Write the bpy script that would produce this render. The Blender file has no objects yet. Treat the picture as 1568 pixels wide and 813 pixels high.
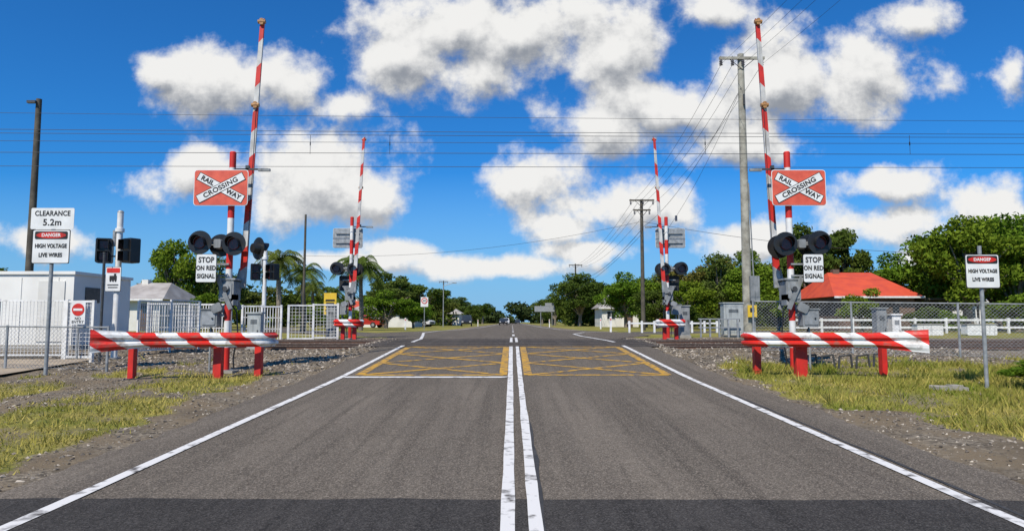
import bpy, math, random
import numpy as np
from mathutils import Vector, Matrix, noise as mnoise
random.seed(7); rng=np.random.default_rng(7)
S=bpy.context.scene
COL=S.collection
# ------------------------------------------------------------------ materials
def nd(nt,t,**k):
    n=nt.nodes.new(t)
    for a,b in k.items(): setattr(n,a,b)
    return n
def mat(name,c1,c2=None,scale=3.0,rough=.7,metal=0,bump=0,bscale=40,detail=5,coord='Object',lo=.35,hi=.65):
    m=bpy.data.materials.new(name); m.use_nodes=True; nt=m.node_tree
    b=nt.nodes['Principled BSDF']; b.inputs['Roughness'].default_value=rough; b.inputs['Metallic'].default_value=metal
    tc=nd(nt,'ShaderNodeTexCoord')
    if c2 is None: c2=tuple(x*.78 for x in c1[:3])+(1,)
    n=nd(nt,'ShaderNodeTexNoise'); n.inputs['Scale'].default_value=scale; n.inputs['Detail'].default_value=detail
    nt.links.new(tc.outputs[coord],n.inputs['Vector'])
    r=nd(nt,'ShaderNodeMapRange'); r.inputs[1].default_value=lo; r.inputs[2].default_value=hi
    nt.links.new(n.outputs['Fac'],r.inputs[0])
    mx=nd(nt,'ShaderNodeMix',data_type='RGBA'); mx.inputs[6].default_value=c1; mx.inputs[7].default_value=c2
    nt.links.new(r.outputs[0],mx.inputs[0]); nt.links.new(mx.outputs[2],b.inputs['Base Color'])
    if bump:
        n2=nd(nt,'ShaderNodeTexNoise'); n2.inputs['Scale'].default_value=bscale; n2.inputs['Detail'].default_value=4
        nt.links.new(tc.outputs[coord],n2.inputs['Vector'])
        bp=nd(nt,'ShaderNodeBump'); bp.inputs['Strength'].default_value=bump; bp.inputs['Distance'].default_value=.02
        nt.links.new(n2.outputs['Fac'],bp.inputs['Height']); nt.links.new(bp.outputs[0],b.inputs['Normal'])
    return m
def grime(name,c1,c2,rough=.55):
    m=mat(name,c1,c2,4,rough); nt=m.node_tree; b=nt.nodes['Principled BSDF']; tc=[n for n in nt.nodes if n.type=='TEX_COORD'][0]
    src=b.inputs['Base Color'].links[0].from_socket
    mp=nd(nt,'ShaderNodeMapping'); mp.inputs['Scale'].default_value=(14,14,1.2); nt.links.new(tc.outputs['Object'],mp.inputs['Vector'])
    n=nd(nt,'ShaderNodeTexNoise'); n.inputs['Scale'].default_value=1.0; n.inputs['Detail'].default_value=6; nt.links.new(mp.outputs[0],n.inputs['Vector'])
    r=nd(nt,'ShaderNodeMapRange'); r.inputs[1].default_value=.55; r.inputs[2].default_value=.8; r.inputs[4].default_value=.75; nt.links.new(n.outputs['Fac'],r.inputs[0])
    mx=nd(nt,'ShaderNodeMix',data_type='RGBA'); mx.inputs[7].default_value=tuple(x*.35 for x in c2[:3])+(1,); nt.links.new(r.outputs[0],mx.inputs[0]); nt.links.new(src,mx.inputs[6]); nt.links.new(mx.outputs[2],b.inputs['Base Color'])
    return m
RED=grime('red_paint',(.66,.022,.012,1),(.46,.02,.012,1))
WHITE=grime('white_paint',(.80,.79,.76,1),(.64,.62,.58,1))
BOOMW=grime('boom_white',(.62,.61,.58,1),(.40,.39,.37,1))
CREAM=mat('cream_paint',(.78,.76,.70,1),(.70,.68,.62,1),1,.6)
GALV=mat('galvanised_steel',(.36,.37,.37,1),(.22,.23,.23,1),8,.5,.2)
GREYBOX=grime('grey_enamel',(.27,.28,.28,1),(.17,.18,.18,1))
LGREY=grime('light_grey_enamel',(.42,.44,.42,1),(.32,.34,.33,1))
DARKSTEEL=mat('dark_steel',(.08,.08,.08,1),(.05,.05,.05,1),8,.5,.3)
BLACK=mat('black_enamel',(.012,.012,.013,1),(.02,.02,.02,1),4,.4)
INK=mat('sign_ink',(.015,.015,.015,1),None,4,.6)
LENS=mat('red_lens',(.14,.016,.010,1),(.07,.008,.005,1),20,.2)
AMBER=mat('amber_lamp',(.45,.24,.08,1),(.28,.13,.05,1),20,.4)
ORANGE=mat('signal_red_sheeting',(.72,.12,.065,1),(.56,.08,.045,1),5,.5)
SIGNW=mat('sign_sheeting',(.78,.78,.76,1),(.64,.64,.62,1),3,.5)
YEL=mat('yellow_sign_paint',(.75,.50,.03,1),(.65,.42,.03,1),5,.5)
WOOD=mat('weathered_wood',(.40,.38,.31,1),(.22,.205,.165,1),3,.9,bump=.4,bscale=15)
DWOOD=mat('dark_wood',(.11,.095,.07,1),(.06,.052,.04,1),3,.9,bump=.4,bscale=15)
RUST=mat('rusty_rail',(.14,.075,.045,1),(.09,.05,.035,1),12,.8)
RAILTOP=mat('rail_steel',(.20,.15,.12,1),(.11,.08,.065,1),12,.5,.3)
SLEEP=mat('sleeper_wood',(.10,.08,.065,1),(.06,.05,.04,1),6,.9)
CONC=mat('concrete',(.36,.33,.28,1),(.27,.25,.21,1),3,.9,bump=.3)
PATH=mat('path_concrete',(.40,.32,.22,1),(.30,.24,.17,1),1.5,.9,bump=.3)
WIRE=mat('wire_black',(.03,.032,.036,1),None,2,.6)
CERAM=mat('ceramic_insulator',(.10,.10,.12,1),None,5,.3)
REDROOF=mat('red_roof',(.62,.085,.03,1),(.50,.065,.03,1),1.2,.6)
GREYROOF=mat('iron_roof',(.46,.42,.37,1),(.32,.28,.24,1),1.2,.5)
WALLW=mat('weatherboard',(.72,.70,.64,1),(.6,.58,.52,1),1,.7)
WALLB=mat('brown_wall',(.16,.10,.07,1),(.10,.07,.05,1),1,.8)
GLASS=mat('window_glass',(.03,.04,.05,1),None,1,.1)
RUBBER=mat('tyre_rubber',(.02,.02,.02,1),None,5,.8)
CARD=mat('dark_car_paint',(.03,.035,.045,1),None,1,.3)
CARW=mat('white_car_paint',(.65,.65,.65,1),None,1,.3)
CARR=mat('red_car_paint',(.45,.03,.02,1),None,1,.3)
BARK=mat('bark',(.24,.20,.15,1),(.13,.11,.085,1),4,.9)
def paint(name,c,wear,asph=(.105,.094,.08,1),thr=.6):
    return mat(name,c,asph,7,.7,detail=10,lo=thr,hi=thr+wear)
LINEW=paint('line_paint_white',(.68,.66,.62,1),.16,thr=.53)
LINEY=paint('line_paint_yellow',(.54,.29,.018,1),.20,thr=.45)
def stripes(name,period):
    m=mat(name,(.78,.77,.74,1)); nt=m.node_tree; b=nt.nodes['Principled BSDF']; b.inputs['Roughness'].default_value=.5
    tc=nd(nt,'ShaderNodeTexCoord'); sp=nd(nt,'ShaderNodeSeparateXYZ'); nt.links.new(tc.outputs['Object'],sp.inputs[0])
    a=nd(nt,'ShaderNodeMath',operation='MULTIPLY_ADD'); nt.links.new(sp.outputs[2],a.inputs[0]); a.inputs[1].default_value=1.25; nt.links.new(sp.outputs[0],a.inputs[2])
    d=nd(nt,'ShaderNodeMath',operation='DIVIDE'); nt.links.new(a.outputs[0],d.inputs[0]); d.inputs[1].default_value=period
    f=nd(nt,'ShaderNodeMath',operation='FRACT'); nt.links.new(d.outputs[0],f.inputs[0])
    g=nd(nt,'ShaderNodeMath',operation='GREATER_THAN'); nt.links.new(f.outputs[0],g.inputs[0]); g.inputs[1].default_value=.48
    n=nd(nt,'ShaderNodeTexNoise'); n.inputs['Scale'].default_value=7; n.inputs['Detail'].default_value=8; nt.links.new(tc.outputs['Object'],n.inputs['Vector'])
    mx=nd(nt,'ShaderNodeMix',data_type='RGBA'); mx.inputs[6].default_value=(.74,.73,.70,1); mx.inputs[7].default_value=(.66,.022,.012,1)
    nt.links.new(g.outputs[0],mx.inputs[0])
    r=nd(nt,'ShaderNodeMapRange'); r.inputs[1].default_value=.50; r.inputs[2].default_value=.72; r.inputs[4].default_value=.75; nt.links.new(n.outputs['Fac'],r.inputs[0])
    mm=nd(nt,'ShaderNodeMix',data_type='RGBA'); mm.inputs[7].default_value=(.20,.14,.10,1)
    nt.links.new(r.outputs[0],mm.inputs[0]); nt.links.new(mx.outputs[2],mm.inputs[6]); nt.links.new(mm.outputs[2],b.inputs['Base Color'])
    return m
STRIPE=stripes('hazard_stripes',.84)
def leafmat(name,ca,cb,trans=.25):
    m=bpy.data.materials.new(name); m.use_nodes=True; nt=m.node_tree; nt.nodes.clear()
    out=nd(nt,'ShaderNodeOutputMaterial'); geo=nd(nt,'ShaderNodeNewGeometry'); oi=nd(nt,'ShaderNodeObjectInfo')
    tc=nd(nt,'ShaderNodeTexCoord'); n=nd(nt,'ShaderNodeTexNoise'); n.inputs['Scale'].default_value=.55; nt.links.new(tc.outputs['Object'],n.inputs['Vector'])
    a=nd(nt,'ShaderNodeMath',operation='MULTIPLY_ADD'); nt.links.new(geo.outputs['Random Per Island'],a.inputs[0]); a.inputs[1].default_value=.5
    b=nd(nt,'ShaderNodeMapRange'); b.inputs[1].default_value=.3;b.inputs[2].default_value=.7;b.inputs[3].default_value=-.1;b.inputs[4].default_value=.6; nt.links.new(n.outputs['Fac'],b.inputs[0]); nt.links.new(b.outputs[0],a.inputs[2])
    mx=nd(nt,'ShaderNodeMix',data_type='RGBA'); mx.inputs[6].default_value=ca; mx.inputs[7].default_value=cb; nt.links.new(a.outputs[0],mx.inputs[0])
    hs=nd(nt,'ShaderNodeHueSaturation'); r=nd(nt,'ShaderNodeMapRange'); r.inputs[3].default_value=.485; r.inputs[4].default_value=.515; nt.links.new(oi.outputs['Random'],r.inputs[0]); nt.links.new(r.outputs[0],hs.inputs['Hue']); nt.links.new(mx.outputs[2],hs.inputs['Color'])
    d=nd(nt,'ShaderNodeBsdfDiffuse'); t=nd(nt,'ShaderNodeBsdfTranslucent'); nt.links.new(hs.outputs[0],d.inputs[0]); nt.links.new(hs.outputs[0],t.inputs[0])
    ms=nd(nt,'ShaderNodeMixShader'); ms.inputs[0].default_value=trans; nt.links.new(d.outputs[0],ms.inputs[1]); nt.links.new(t.outputs[0],ms.inputs[2]); nt.links.new(ms.outputs[0],out.inputs[0])
    return m
LG=leafmat('leaves_green',(.060,.115,.010,1),(.20,.29,.03,1))
LO=leafmat('leaves_olive',(.06,.09,.018,1),(.17,.205,.045,1))
LD=leafmat('leaves_dark',(.040,.072,.012,1),(.12,.165,.03,1))
LR=leafmat('leaves_russet',(.10,.095,.022,1),(.23,.19,.05,1))
LF=leafmat('leaves_far',(.030,.055,.020,1),(.08,.11,.035,1))
GRASSM=leafmat('grass_blades',(.13,.18,.02,1),(.46,.38,.10,1),.25)
GRASSD=leafmat('dry_grass_blades',(.20,.19,.03,1),(.56,.44,.14,1),.2)
# ------------------------------------------------------------------ mesh builder
class M:
    def __init__(s): s.v=[];s.f=[];s.m=[];s.mats=[]
    def mi(s,m):
        if m not in s.mats: s.mats.append(m)
        return s.mats.index(m)
    def add(s,vs,fs,m):
        o=len(s.v); s.v+= [tuple(v) for v in vs]; i=s.mi(m)
        for f in fs: s.f.append(tuple(o+k for k in f)); s.m.append(i)
    def box(s,c,d,m,rot=None,bev=0):
        x,y,z=d[0]/2,d[1]/2,d[2]/2
        if bev:
            b=min(bev,x*.9,z*.9)
            s.prism([(-x+b,-z),(x-b,-z),(x,-z+b),(x,z-b),(x-b,z),(-x+b,z),(-x,z-b),(-x,-z+b)],-y,y,m,c,rot); return
        vs=[Vector((a*x,b*y,e*z)) for e in(-1,1) for b in(-1,1) for a in(-1,1)]
        if rot: vs=[rot@v for v in vs]
        vs=[v+Vector(c) for v in vs]
        s.add(vs,[(0,2,3,1),(4,5,7,6),(0,1,5,4),(2,6,7,3),(0,4,6,2),(1,3,7,5)],m)
    def prism(s,poly,y0,y1,m,c=(0,0,0),rot=None):
        n=len(poly); vs=[Vector((p[0],y0,p[1])) for p in poly]+[Vector((p[0],y1,p[1])) for p in poly]
        if rot: vs=[rot@v for v in vs]
        vs=[v+Vector(c) for v in vs]
        s.add(vs,[tuple(range(n)),tuple(range(2*n-1,n-1,-1))]+[(i,n+i,n+(i+1)%n,(i+1)%n) for i in range(n)],m)
    def cyl(s,p0,p1,r0,r1,m,seg=12,cap=True):
        p0=Vector(p0);p1=Vector(p1);d=(p1-p0).normalized()
        u=d.orthogonal().normalized();w=d.cross(u)
        vs=[p+ (u*math.cos(6.28318*i/seg)+w*math.sin(6.28318*i/seg))*r for p,r in((p0,r0),(p1,r1)) for i in range(seg)]
        fs=[(i,(i+1)%seg,seg+(i+1)%seg,seg+i) for i in range(seg)]
        if cap: fs+=[tuple(range(seg-1,-1,-1)),tuple(range(seg,2*seg))]
        s.add(vs,fs,m)
    def tube(s,pts,r,m,seg=5):
        for a,b in zip(pts[:-1],pts[1:]): s.cyl(a,b,r,r,m,seg,False)
    def plate(s,cx,cy,cz,w,h,m,r=.03,t=.006):
        pts=[]
        for (sx,sz,a0) in((1,-1,-90),(1,1,0),(-1,1,90),(-1,-1,180)):
            for k in range(4):
                a=math.radians(a0+k*30); pts.append((cx+sx*(w/2-r)+r*math.cos(a),cz+sz*(h/2-r)+r*math.sin(a)))
        s.prism(pts,cy-t/2,cy+t/2,m)
    def obj(s,name,parent=None,loc=(0,0,0),smooth=False):
        me=bpy.data.meshes.new(name); me.from_pydata(s.v,[],s.f)
        for m in s.mats: me.materials.append(m)
        me.polygons.foreach_set('material_index',s.m)
        me.update()
        if smooth:
            me.polygons.foreach_set('use_smooth',[True]*len(me.polygons))
            me.set_sharp_from_angle(angle=math.radians(40))
        o=bpy.data.objects.new(name,me); COL.objects.link(o); o.location=loc
        if parent: o.parent=parent
        return o
def empty(name,loc,rz=0):
    o=bpy.data.objects.new(name,None); COL.objects.link(o); o.location=loc; o.rotation_euler=(0,0,rz); o.empty_display_size=.3; return o
def text(parent,body,x,y,z,size,m=INK,tilt=0,sx=1,bold=.0):
    c=bpy.data.curves.new('lettering','FONT'); c.body=body; c.size=size; c.align_x='CENTER'; c.align_y='CENTER'; c.offset=bold; c.space_character=1.06; c.materials.append(m)
    o=bpy.data.objects.new('lettering_'+body.lower().replace(' ','_').replace('.','_'),c); COL.objects.link(o); o.parent=parent
    o.location=(x,y,z); o.rotation_euler=(math.pi/2,tilt,0); o.scale=(sx,1,1); return o
def fast(name,V,F,mats,smooth=False,link=True,mi=None):
    me=bpy.data.meshes.new(name); V=np.asarray(V,dtype=np.float32); F=np.asarray(F,dtype=np.int32); k=F.shape[1]
    me.vertices.add(len(V)); me.vertices.foreach_set('co',V.ravel())
    me.loops.add(F.size); me.loops.foreach_set('vertex_index',F.ravel())
    me.polygons.add(len(F)); me.polygons.foreach_set('loop_start',np.arange(0,F.size,k,dtype=np.int32))
    for m in mats: me.materials.append(m)
    me.update(calc_edges=True)
    if mi is not None: me.polygons.foreach_set('material_index',np.asarray(mi,dtype=np.int32))
    me.polygons.foreach_set('use_smooth',[smooth]*len(F))
    me.validate()
    if not link: return me
    o=bpy.data.objects.new(name,me); COL.objects.link(o); return o
# ------------------------------------------------------------------ terrain profile
_ky=[-300,4.5,14.7,23.0,26,34,60,5000]; _kz=[0,0,.32,.72,.80,.83,.84,.84]
def H(y):
    return float((np.interp(y-1.2,_ky,_kz)+np.interp(y-.6,_ky,_kz)+np.interp(y,_ky,_kz)+np.interp(y+.6,_ky,_kz)+np.interp(y+1.2,_ky,_kz))/5)
def N(x,y,s,o=0): return mnoise.fractal(Vector((x*s+o,y*s-o,o)),1.0,2.0,4)
def ss(a,b,x):
    t=min(1,max(0,(x-a)/(b-a))); return t*t*(3-2*t)
def grass_amt(x,y):
    if y>30 : return min(1,max(0,.85+N(x,y,.1,9)*.4)) if abs(x)>5.5 else 0
    n=N(x,y,.55,3)*.9+N(x,y,2.2,5)*.35
    if x<0:
        a=-x
        strip=ss(4.9,5.4,a+n*.5)*(1-ss(7.0,7.8,a+n*.9))*(1-ss(15,16.5,y+n))
        strip2=ss(8.4,9.0,a+n)*(1-ss(13.4,14.2,y+n))*.8
        patch=ss(.25,.5,n)*ss(5,6,a)*.7
        g=max(strip*(.62+n*.9),strip2*(.7+n*.6),patch)
    else:
        a=x
        w=5.55+(8-min(y,8))*.02
        strip=ss(w,w+.7,a+n*.7)*(1-ss(16.5,18.5,y+n))
        if y>10.5: strip=max(strip,ss(4.75,5.3,a+n*.5)*(1-ss(16.5,18.5,y+n)))
        patch=ss(.25,.5,n)*ss(5,6,a)*.7
        g=max(strip*(.82+n*.8),patch)
    bal=ss(18,19.5,y)*(1-ss(29,30,y))
    return max(0,min(1,g*(1-bal*.9)))
def gz(x,y):
    a=abs(x); z=H(y)
    if a<4.7: z-=.03
    else: z-=.03-.018*ss(4.7,5.0,a)
    if 4<y<34 and a<22: z+=ss(5.0,6.5,a)*(N(x,y,.35,1)*.07+N(x,y,2.5,2)*.012)
    z-=ss(5.0,5.6,a)*ss(21.6,22.3,y)*(1-ss(28.2,29,y))*.13
    return z
xs=[-3000,-1200,-500,-220,-120,-80,-60,-45,-35,-27]+list(np.arange(-22,22.01,.2))+[27,35,45,60,80,120,220,500,1200,3000]
ys=[-300,-60,-15,-4,0]+list(np.arange(2,34.01,.2))+[36,40,46,54,64,80,110,160,260,450,900,1800,3500]
V=[];G=[]
for y in ys:
    for x in xs:
        V.append((x,y,gz(x,y))); G.append(grass_amt(x,y))
nx=len(xs); F=[(j*nx+i,j*nx+i+1,(j+1)*nx+i+1,(j+1)*nx+i) for j in range(len(ys)-1) for i in range(nx-1)]
gm=bpy.data.materials.new('ground_soil_grass'); gm.use_nodes=True; nt=gm.node_tree; b=nt.nodes['Principled BSDF']; b.inputs['Roughness'].default_value=.95; b.inputs['Specular IOR Level'].default_value=.1
tc=nd(nt,'ShaderNodeTexCoord'); at=nd(nt,'ShaderNodeAttribute',attribute_name='grass')
def noi(s,d=6,r=.6):
    n=nd(nt,'ShaderNodeTexNoise'); n.inputs['Scale'].default_value=s; n.inputs['Detail'].default_value=d; n.inputs['Roughness'].default_value=r; nt.links.new(tc.outputs['Object'],n.inputs['Vector']); return n.outputs['Fac']
def rng_(o,a,c,d=0,e=1):
    r=nd(nt,'ShaderNodeMapRange'); r.inputs[1].default_value=a; r.inputs[2].default_value=c; r.inputs[3].default_value=d; r.inputs[4].default_value=e; nt.links.new(o,r.inputs[0]); return r.outputs[0]
def mixc(f,a,c):
    m=nd(nt,'ShaderNodeMix',data_type='RGBA')
    nt.links.new(f,m.inputs[0])
    for k,v in((6,a),(7,c)):
        if isinstance(v,tuple): m.inputs[k].default_value=v
        else: nt.links.new(v,m.inputs[k])
    return m.outputs[2]
vor=nd(nt,'ShaderNodeTexVoronoi'); vor.inputs['Scale'].default_value=24; nt.links.new(tc.outputs['Object'],vor.inputs['Vector'])
vcol=nd(nt,'ShaderNodeSeparateColor'); nt.links.new(vor.outputs['Color'],vcol.inputs[0])
grav=mixc(vcol.outputs[0],(.085,.072,.056,1),(.32,.27,.20,1))
soil=mixc(rng_(noi(1.3),.38,.6),grav,(.20,.155,.10,1))
soil=mixc(rng_(noi(.7),.5,.7,0,.6),soil,(.08,.065,.047,1))
gr=mixc(rng_(noi(.8),.38,.62),(.18,.20,.03,1),(.40,.33,.10,1))
gr=mixc(rng_(noi(14),.35,.75),gr,(.13,.12,.035,1))
fs=nd(nt,'ShaderNodeMath',operation='MULTIPLY_ADD'); nt.links.new(noi(18,4),fs.inputs[0]); fs.inputs[1].default_value=.8; 
ad=nd(nt,'ShaderNodeMath',operation='SUBTRACT'); nt.links.new(at.outputs['Fac'],ad.inputs[0]); ad.inputs[1].default_value=.4; nt.links.new(ad.outputs[0],fs.inputs[2])
col=mixc(rng_(fs.outputs[0],.3,.6),soil,gr); nt.links.new(col,b.inputs['Base Color'])
bp=nd(nt,'ShaderNodeBump'); bp.inputs['Strength'].default_value=.8; bp.inputs['Distance'].default_value=.03; nt.links.new(noi(30,6,.7),bp.inputs['Height']); nt.links.new(bp.outputs[0],b.inputs['Normal'])
g=fast('ground',V,F,[gm],True)
a=g.data.attributes.new('grass','FLOAT','POINT'); a.data.foreach_set('value',G)
# ------------------------------------------------------------------ asphalt
def asphalt(name,base,dark,tracks=True):
    m=bpy.data.materials.new(name); m.use_nodes=True; n_=m.node_tree; b=n_.nodes['Principled BSDF']; b.inputs['Roughness'].default_value=.9; b.inputs['Specular IOR Level'].default_value=.10
    tc=nd(n_,'ShaderNodeTexCoord')
    def no(s,d=6,r=.6,vec=None):
        q=nd(n_,'ShaderNodeTexNoise'); q.inputs['Scale'].default_value=s; q.inputs['Detail'].default_value=d; q.inputs['Roughness'].default_value=r; n_.links.new(vec or tc.outputs['Object'],q.inputs['Vector']); return q.outputs['Fac']
    def mr(o,a,c,d=0,e=1):
        r=nd(n_,'ShaderNodeMapRange'); r.inputs[1].default_value=a; r.inputs[2].default_value=c; r.inputs[3].default_value=d; r.inputs[4].default_value=e; n_.links.new(o,r.inputs[0]); return r.outputs[0]
    def mx(f,a,c,bt='MIX'):
        k=nd(n_,'ShaderNodeMix',data_type='RGBA',blend_type=bt)
        if isinstance(f,float): k.inputs[0].default_value=f
        else: n_.links.new(f,k.inputs[0])
        for i,v in((6,a),(7,c)):
            if isinstance(v,tuple): k.inputs[i].default_value=v
            else: n_.links.new(v,k.inputs[i])
        return k.outputs[2]
    mp=nd(n_,'ShaderNodeMapping'); mp.inputs['Scale'].default_value=(1.6,.10,1); n_.links.new(tc.outputs['Object'],mp.inputs['Vector'])
    c=mx(mr(no(1.0,5,.55,mp.outputs[0]),.40,.60),base,dark)
    mp2=nd(n_,'ShaderNodeMapping'); mp2.inputs['Scale'].default_value=(6,.16,1); n_.links.new(tc.outputs['Object'],mp2.inputs['Vector'])
    c=mx(mr(no(1.0,5,.6,mp2.outputs[0]),.48,.66,0,.8),c,tuple(x*.5 for x in dark[:3])+(1,))
    c=mx(mr(no(.45,8,.68),.46,.60,0,.6),c,tuple(x*.58 for x in base[:3])+(1,))
    c=mx(mr(no(2.6,8,.7),.58,.66,0,.65),c,tuple(x*.45 for x in base[:3])+(1,))
    if tracks:
        sp=nd(n_,'ShaderNodeSeparateXYZ'); n_.links.new(tc.outputs['Object'],sp.inputs[0])
        ax=nd(n_,'ShaderNodeMath',operation='ABSOLUTE'); n_.links.new(sp.outputs[0],ax.inputs[0])
        s1=nd(n_,'ShaderNodeMath',operation='MULTIPLY'); n_.links.new(ax.outputs[0],s1.inputs[0]); s1.inputs[1].default_value=2*math.pi/1.75
        s2=nd(n_,'ShaderNodeMath',operation='COSINE'); n_.links.new(s1.outputs[0],s2.inputs[0])
        c=mx(mr(s2.outputs[0],-.2,1,0,.34),c,tuple(x*.55 for x in dark[:3])+(1,))
        c=mx(mr(sp.outputs[1],10,21,0,.38),c,tuple(x*.62 for x in dark[:3])+(1,))
    v=nd(n_,'ShaderNodeTexVoronoi'); v.inputs['Scale'].default_value=85; n_.links.new(tc.outputs['Object'],v.inputs['Vector'])
    sc=nd(n_,'ShaderNodeSeparateColor'); n_.links.new(v.outputs['Color'],sc.inputs[0])
    c=mx(mr(sc.outputs[0],0,1,0,.65),c,mx(mr(sc.outputs[1],.3,.8),tuple(x*.42 for x in base[:3])+(1,),tuple(min(1,x*2.1) for x in base[:3])+(1,)))
    n_.links.new(c,b.inputs['Base Color'])
    bp=nd(n_,'ShaderNodeBump'); bp.inputs['Strength'].default_value=.6; bp.inputs['Distance'].default_value=.008; n_.links.new(v.outputs['Distance'],bp.inputs['Height']); n_.links.new(bp.outputs[0],b.inputs['Normal'])
    return m
ROAD=asphalt('asphalt_worn',(.168,.142,.112,1),(.116,.099,.080,1))
ROADD=asphalt('asphalt_dark_patch',(.060,.055,.050,1),(.046,.043,.040,1),False)
ROADX=asphalt('asphalt_crossing_panel',(.080,.070,.060,1),(.055,.049,.043,1),False)
ROADF=asphalt('asphalt_far',(.13,.115,.095,1),(.10,.09,.077,1),False)
def sheet(name,rows,m,z):
    V=[];F=[]
    k=len(rows[0][1])
    for y,xr in rows:
        for x in xr: V.append((x,y,H(y)+z))
    for j in range(len(rows)-1):
        for i in range(k-1): F.append((j*k+i,j*k+i+1,(j+1)*k+i+1,(j+1)*k+i))
    return fast(name,V,F,[m])
def edgeL(y):
    w=4.35+.12*N(0,y,.9,4)+.07*N(0,y,4,4)
    return -(w+4.0*ss(27,33,y)*(1-ss(40,62,y)))
def edgeR(y):
    w=4.55+.12*N(3,y,.9,4)+.07*N(3,y,4,4)
    return (w+2.6*ss(28,36,y)*(1-ss(44,60,y)))
yy=[-40,-10]+list(np.arange(0,40,.2))+list(np.arange(40,80,1))+[90,120,200,400,800,1500,3000]
sheet('road',[(y,np.linspace(edgeL(y),edgeR(y),9)) for y in yy],ROAD,0)
sheet('crossing_panel',[(y,np.linspace(-4.9,4.9,7)) for y in np.arange(22.62,28.4,.19)],ROADX,.0035)
pr=list(np.linspace(-4.3,4.5,60))
V=[];F=[]
for j,t in enumerate(np.linspace(0,1,30)):
    for x in pr:
        yend=5.80+.05*N(x,0,1.5,8)-.02*x*.3
        y=-10+(yend+10)*t; V.append((x,y,H(y)+.004))
k=len(pr); F=[(j*k+i,j*k+i+1,(j+1)*k+i+1,(j+1)*k+i) for j in range(29) for i in range(k-1)]
fast('asphalt_patch',V,F,[ROADD])
def ribbon_mesh(pts,w,z,step=.25):
    P=[Vector((p[0],p[1],0)) for p in pts]; Q=[]
    for a,b2 in zip(P[:-1],P[1:]):
        n=max(1,int((b2-a).length/step)); n=min(n,60)
        for i in range(n): Q.append(a.lerp(b2,i/n))
    Q.append(P[-1]); V=[];F=[]
    for i,q in enumerate(Q):
        d=(Q[min(i+1,len(Q)-1)]-Q[max(i-1,0)]).normalized(); nrm=Vector((-d.y,d.x,0)); ww=w+.02*mnoise.noise(Vector((q.x*3,q.y*3,1)))if w<1 else w
        for sg in(-.5,.5):
            v=q+nrm*sg*ww; V.append((v.x,v.y,H(v.y)+z))
    F=[(2*i,2*i+1,2*i+3,2*i+2) for i in range(len(Q)-1)]
    return V,F
def ribbons(name,lst,m,z,dz=0):
    VV=[];FF=[]
    for i,(pts,w) in enumerate(lst):
        V,F=ribbon_mesh(pts,w,z+dz*(i%10)); o=len(VV); VV+=V; FF+=[tuple(o+k for k in f) for f in F]
    return fast(name,VV,FF,[m])
ribbons('side_street',[([(6.3,40),(12,47),(30,55),(80,62)],6)],ROADF,-.011)
ribbons('service_road',[([(-6.8,36),(-12,44),(-22,60),(-30,90)],5)],ROADF,-.011)
TAR=mat('bitumen_sealant',(.028,.027,.026,1),(.05,.047,.043,1),6,.8)
def wander(x0,y0,x1,y1,amp,n=26,s=1):
    return [(x0+(x1-x0)*i/n+amp*mnoise.noise(Vector((i*.35,s*7.1,1))),y0+(y1-y0)*i/n+amp*.5*mnoise.noise(Vector((i*.35,s*3.3,5)))) for i in range(n+1)]
ribbons('bitumen_crack_sealing',[(wander(.245,-2,.23,9.5,.035,30,1),.05),(wander(3.86,1,3.88,12,.06,30,2),.04)],TAR,.0065,.0004)
wl=[([(-.03,-8),(-.035,22.6)],.11),([(.175,-8),(.172,22.6)],.10),
    ([(-3.64,-8),(-3.64,12),(-3.62,23)],.12),([(3.74,-8),(3.74,12),(3.70,23)],.12),
    ([(-3.56,14.72),(-.10,14.72)],.22)]
wl.append(([(-3.6,24.9),(-3.7,28),(-4.4,34),(-5.4,42),(-5.4,50),(-4.4,62),(-3.7,80),(-3.6,300)],.14))
wl.append(([(3.7,24.9),(3.5,28),(3.3,33),(3.4,38),(4.6,44),(7.5,49)],.14))
wl.append(([(5.6,52),(4.2,60),(3.7,80),(3.6,300)],.14))
wl.append(([(-.03,24.9),(-.03,30)],.1));wl.append(([(.17,24.9),(.17,30)],.1))
for k in range(12): wl.append(([(.07,33+k*12),(.07,37+k*12)],.12))
ribbons('white_road_markings',wl,LINEW,.010)
yl=[]
def boxhatch(x0,x1,y0,y1):
    yl.extend([([(x0,y0),(x1,y0)],.18),([(x0,y1),(x1,y1)],.18),([(x0,y0),(x0,y1)],.18),([(x1,y0),(x1,y1)],.18)])
    n=3; w=(y1-y0)/n
    for i in range(n):
        yl.append(([(x0,y0+i*w),(x1,y0+(i+1)*w)],.16)); yl.append(([(x1,y0+i*w),(x0,y0+(i+1)*w)],.16))
boxhatch(-3.35,-.19,15.15,22.5); boxhatch(.35,3.42,15.15,22.5)
ribbons('yellow_box_marking',yl,LINEY,.0042,.0005)
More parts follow.
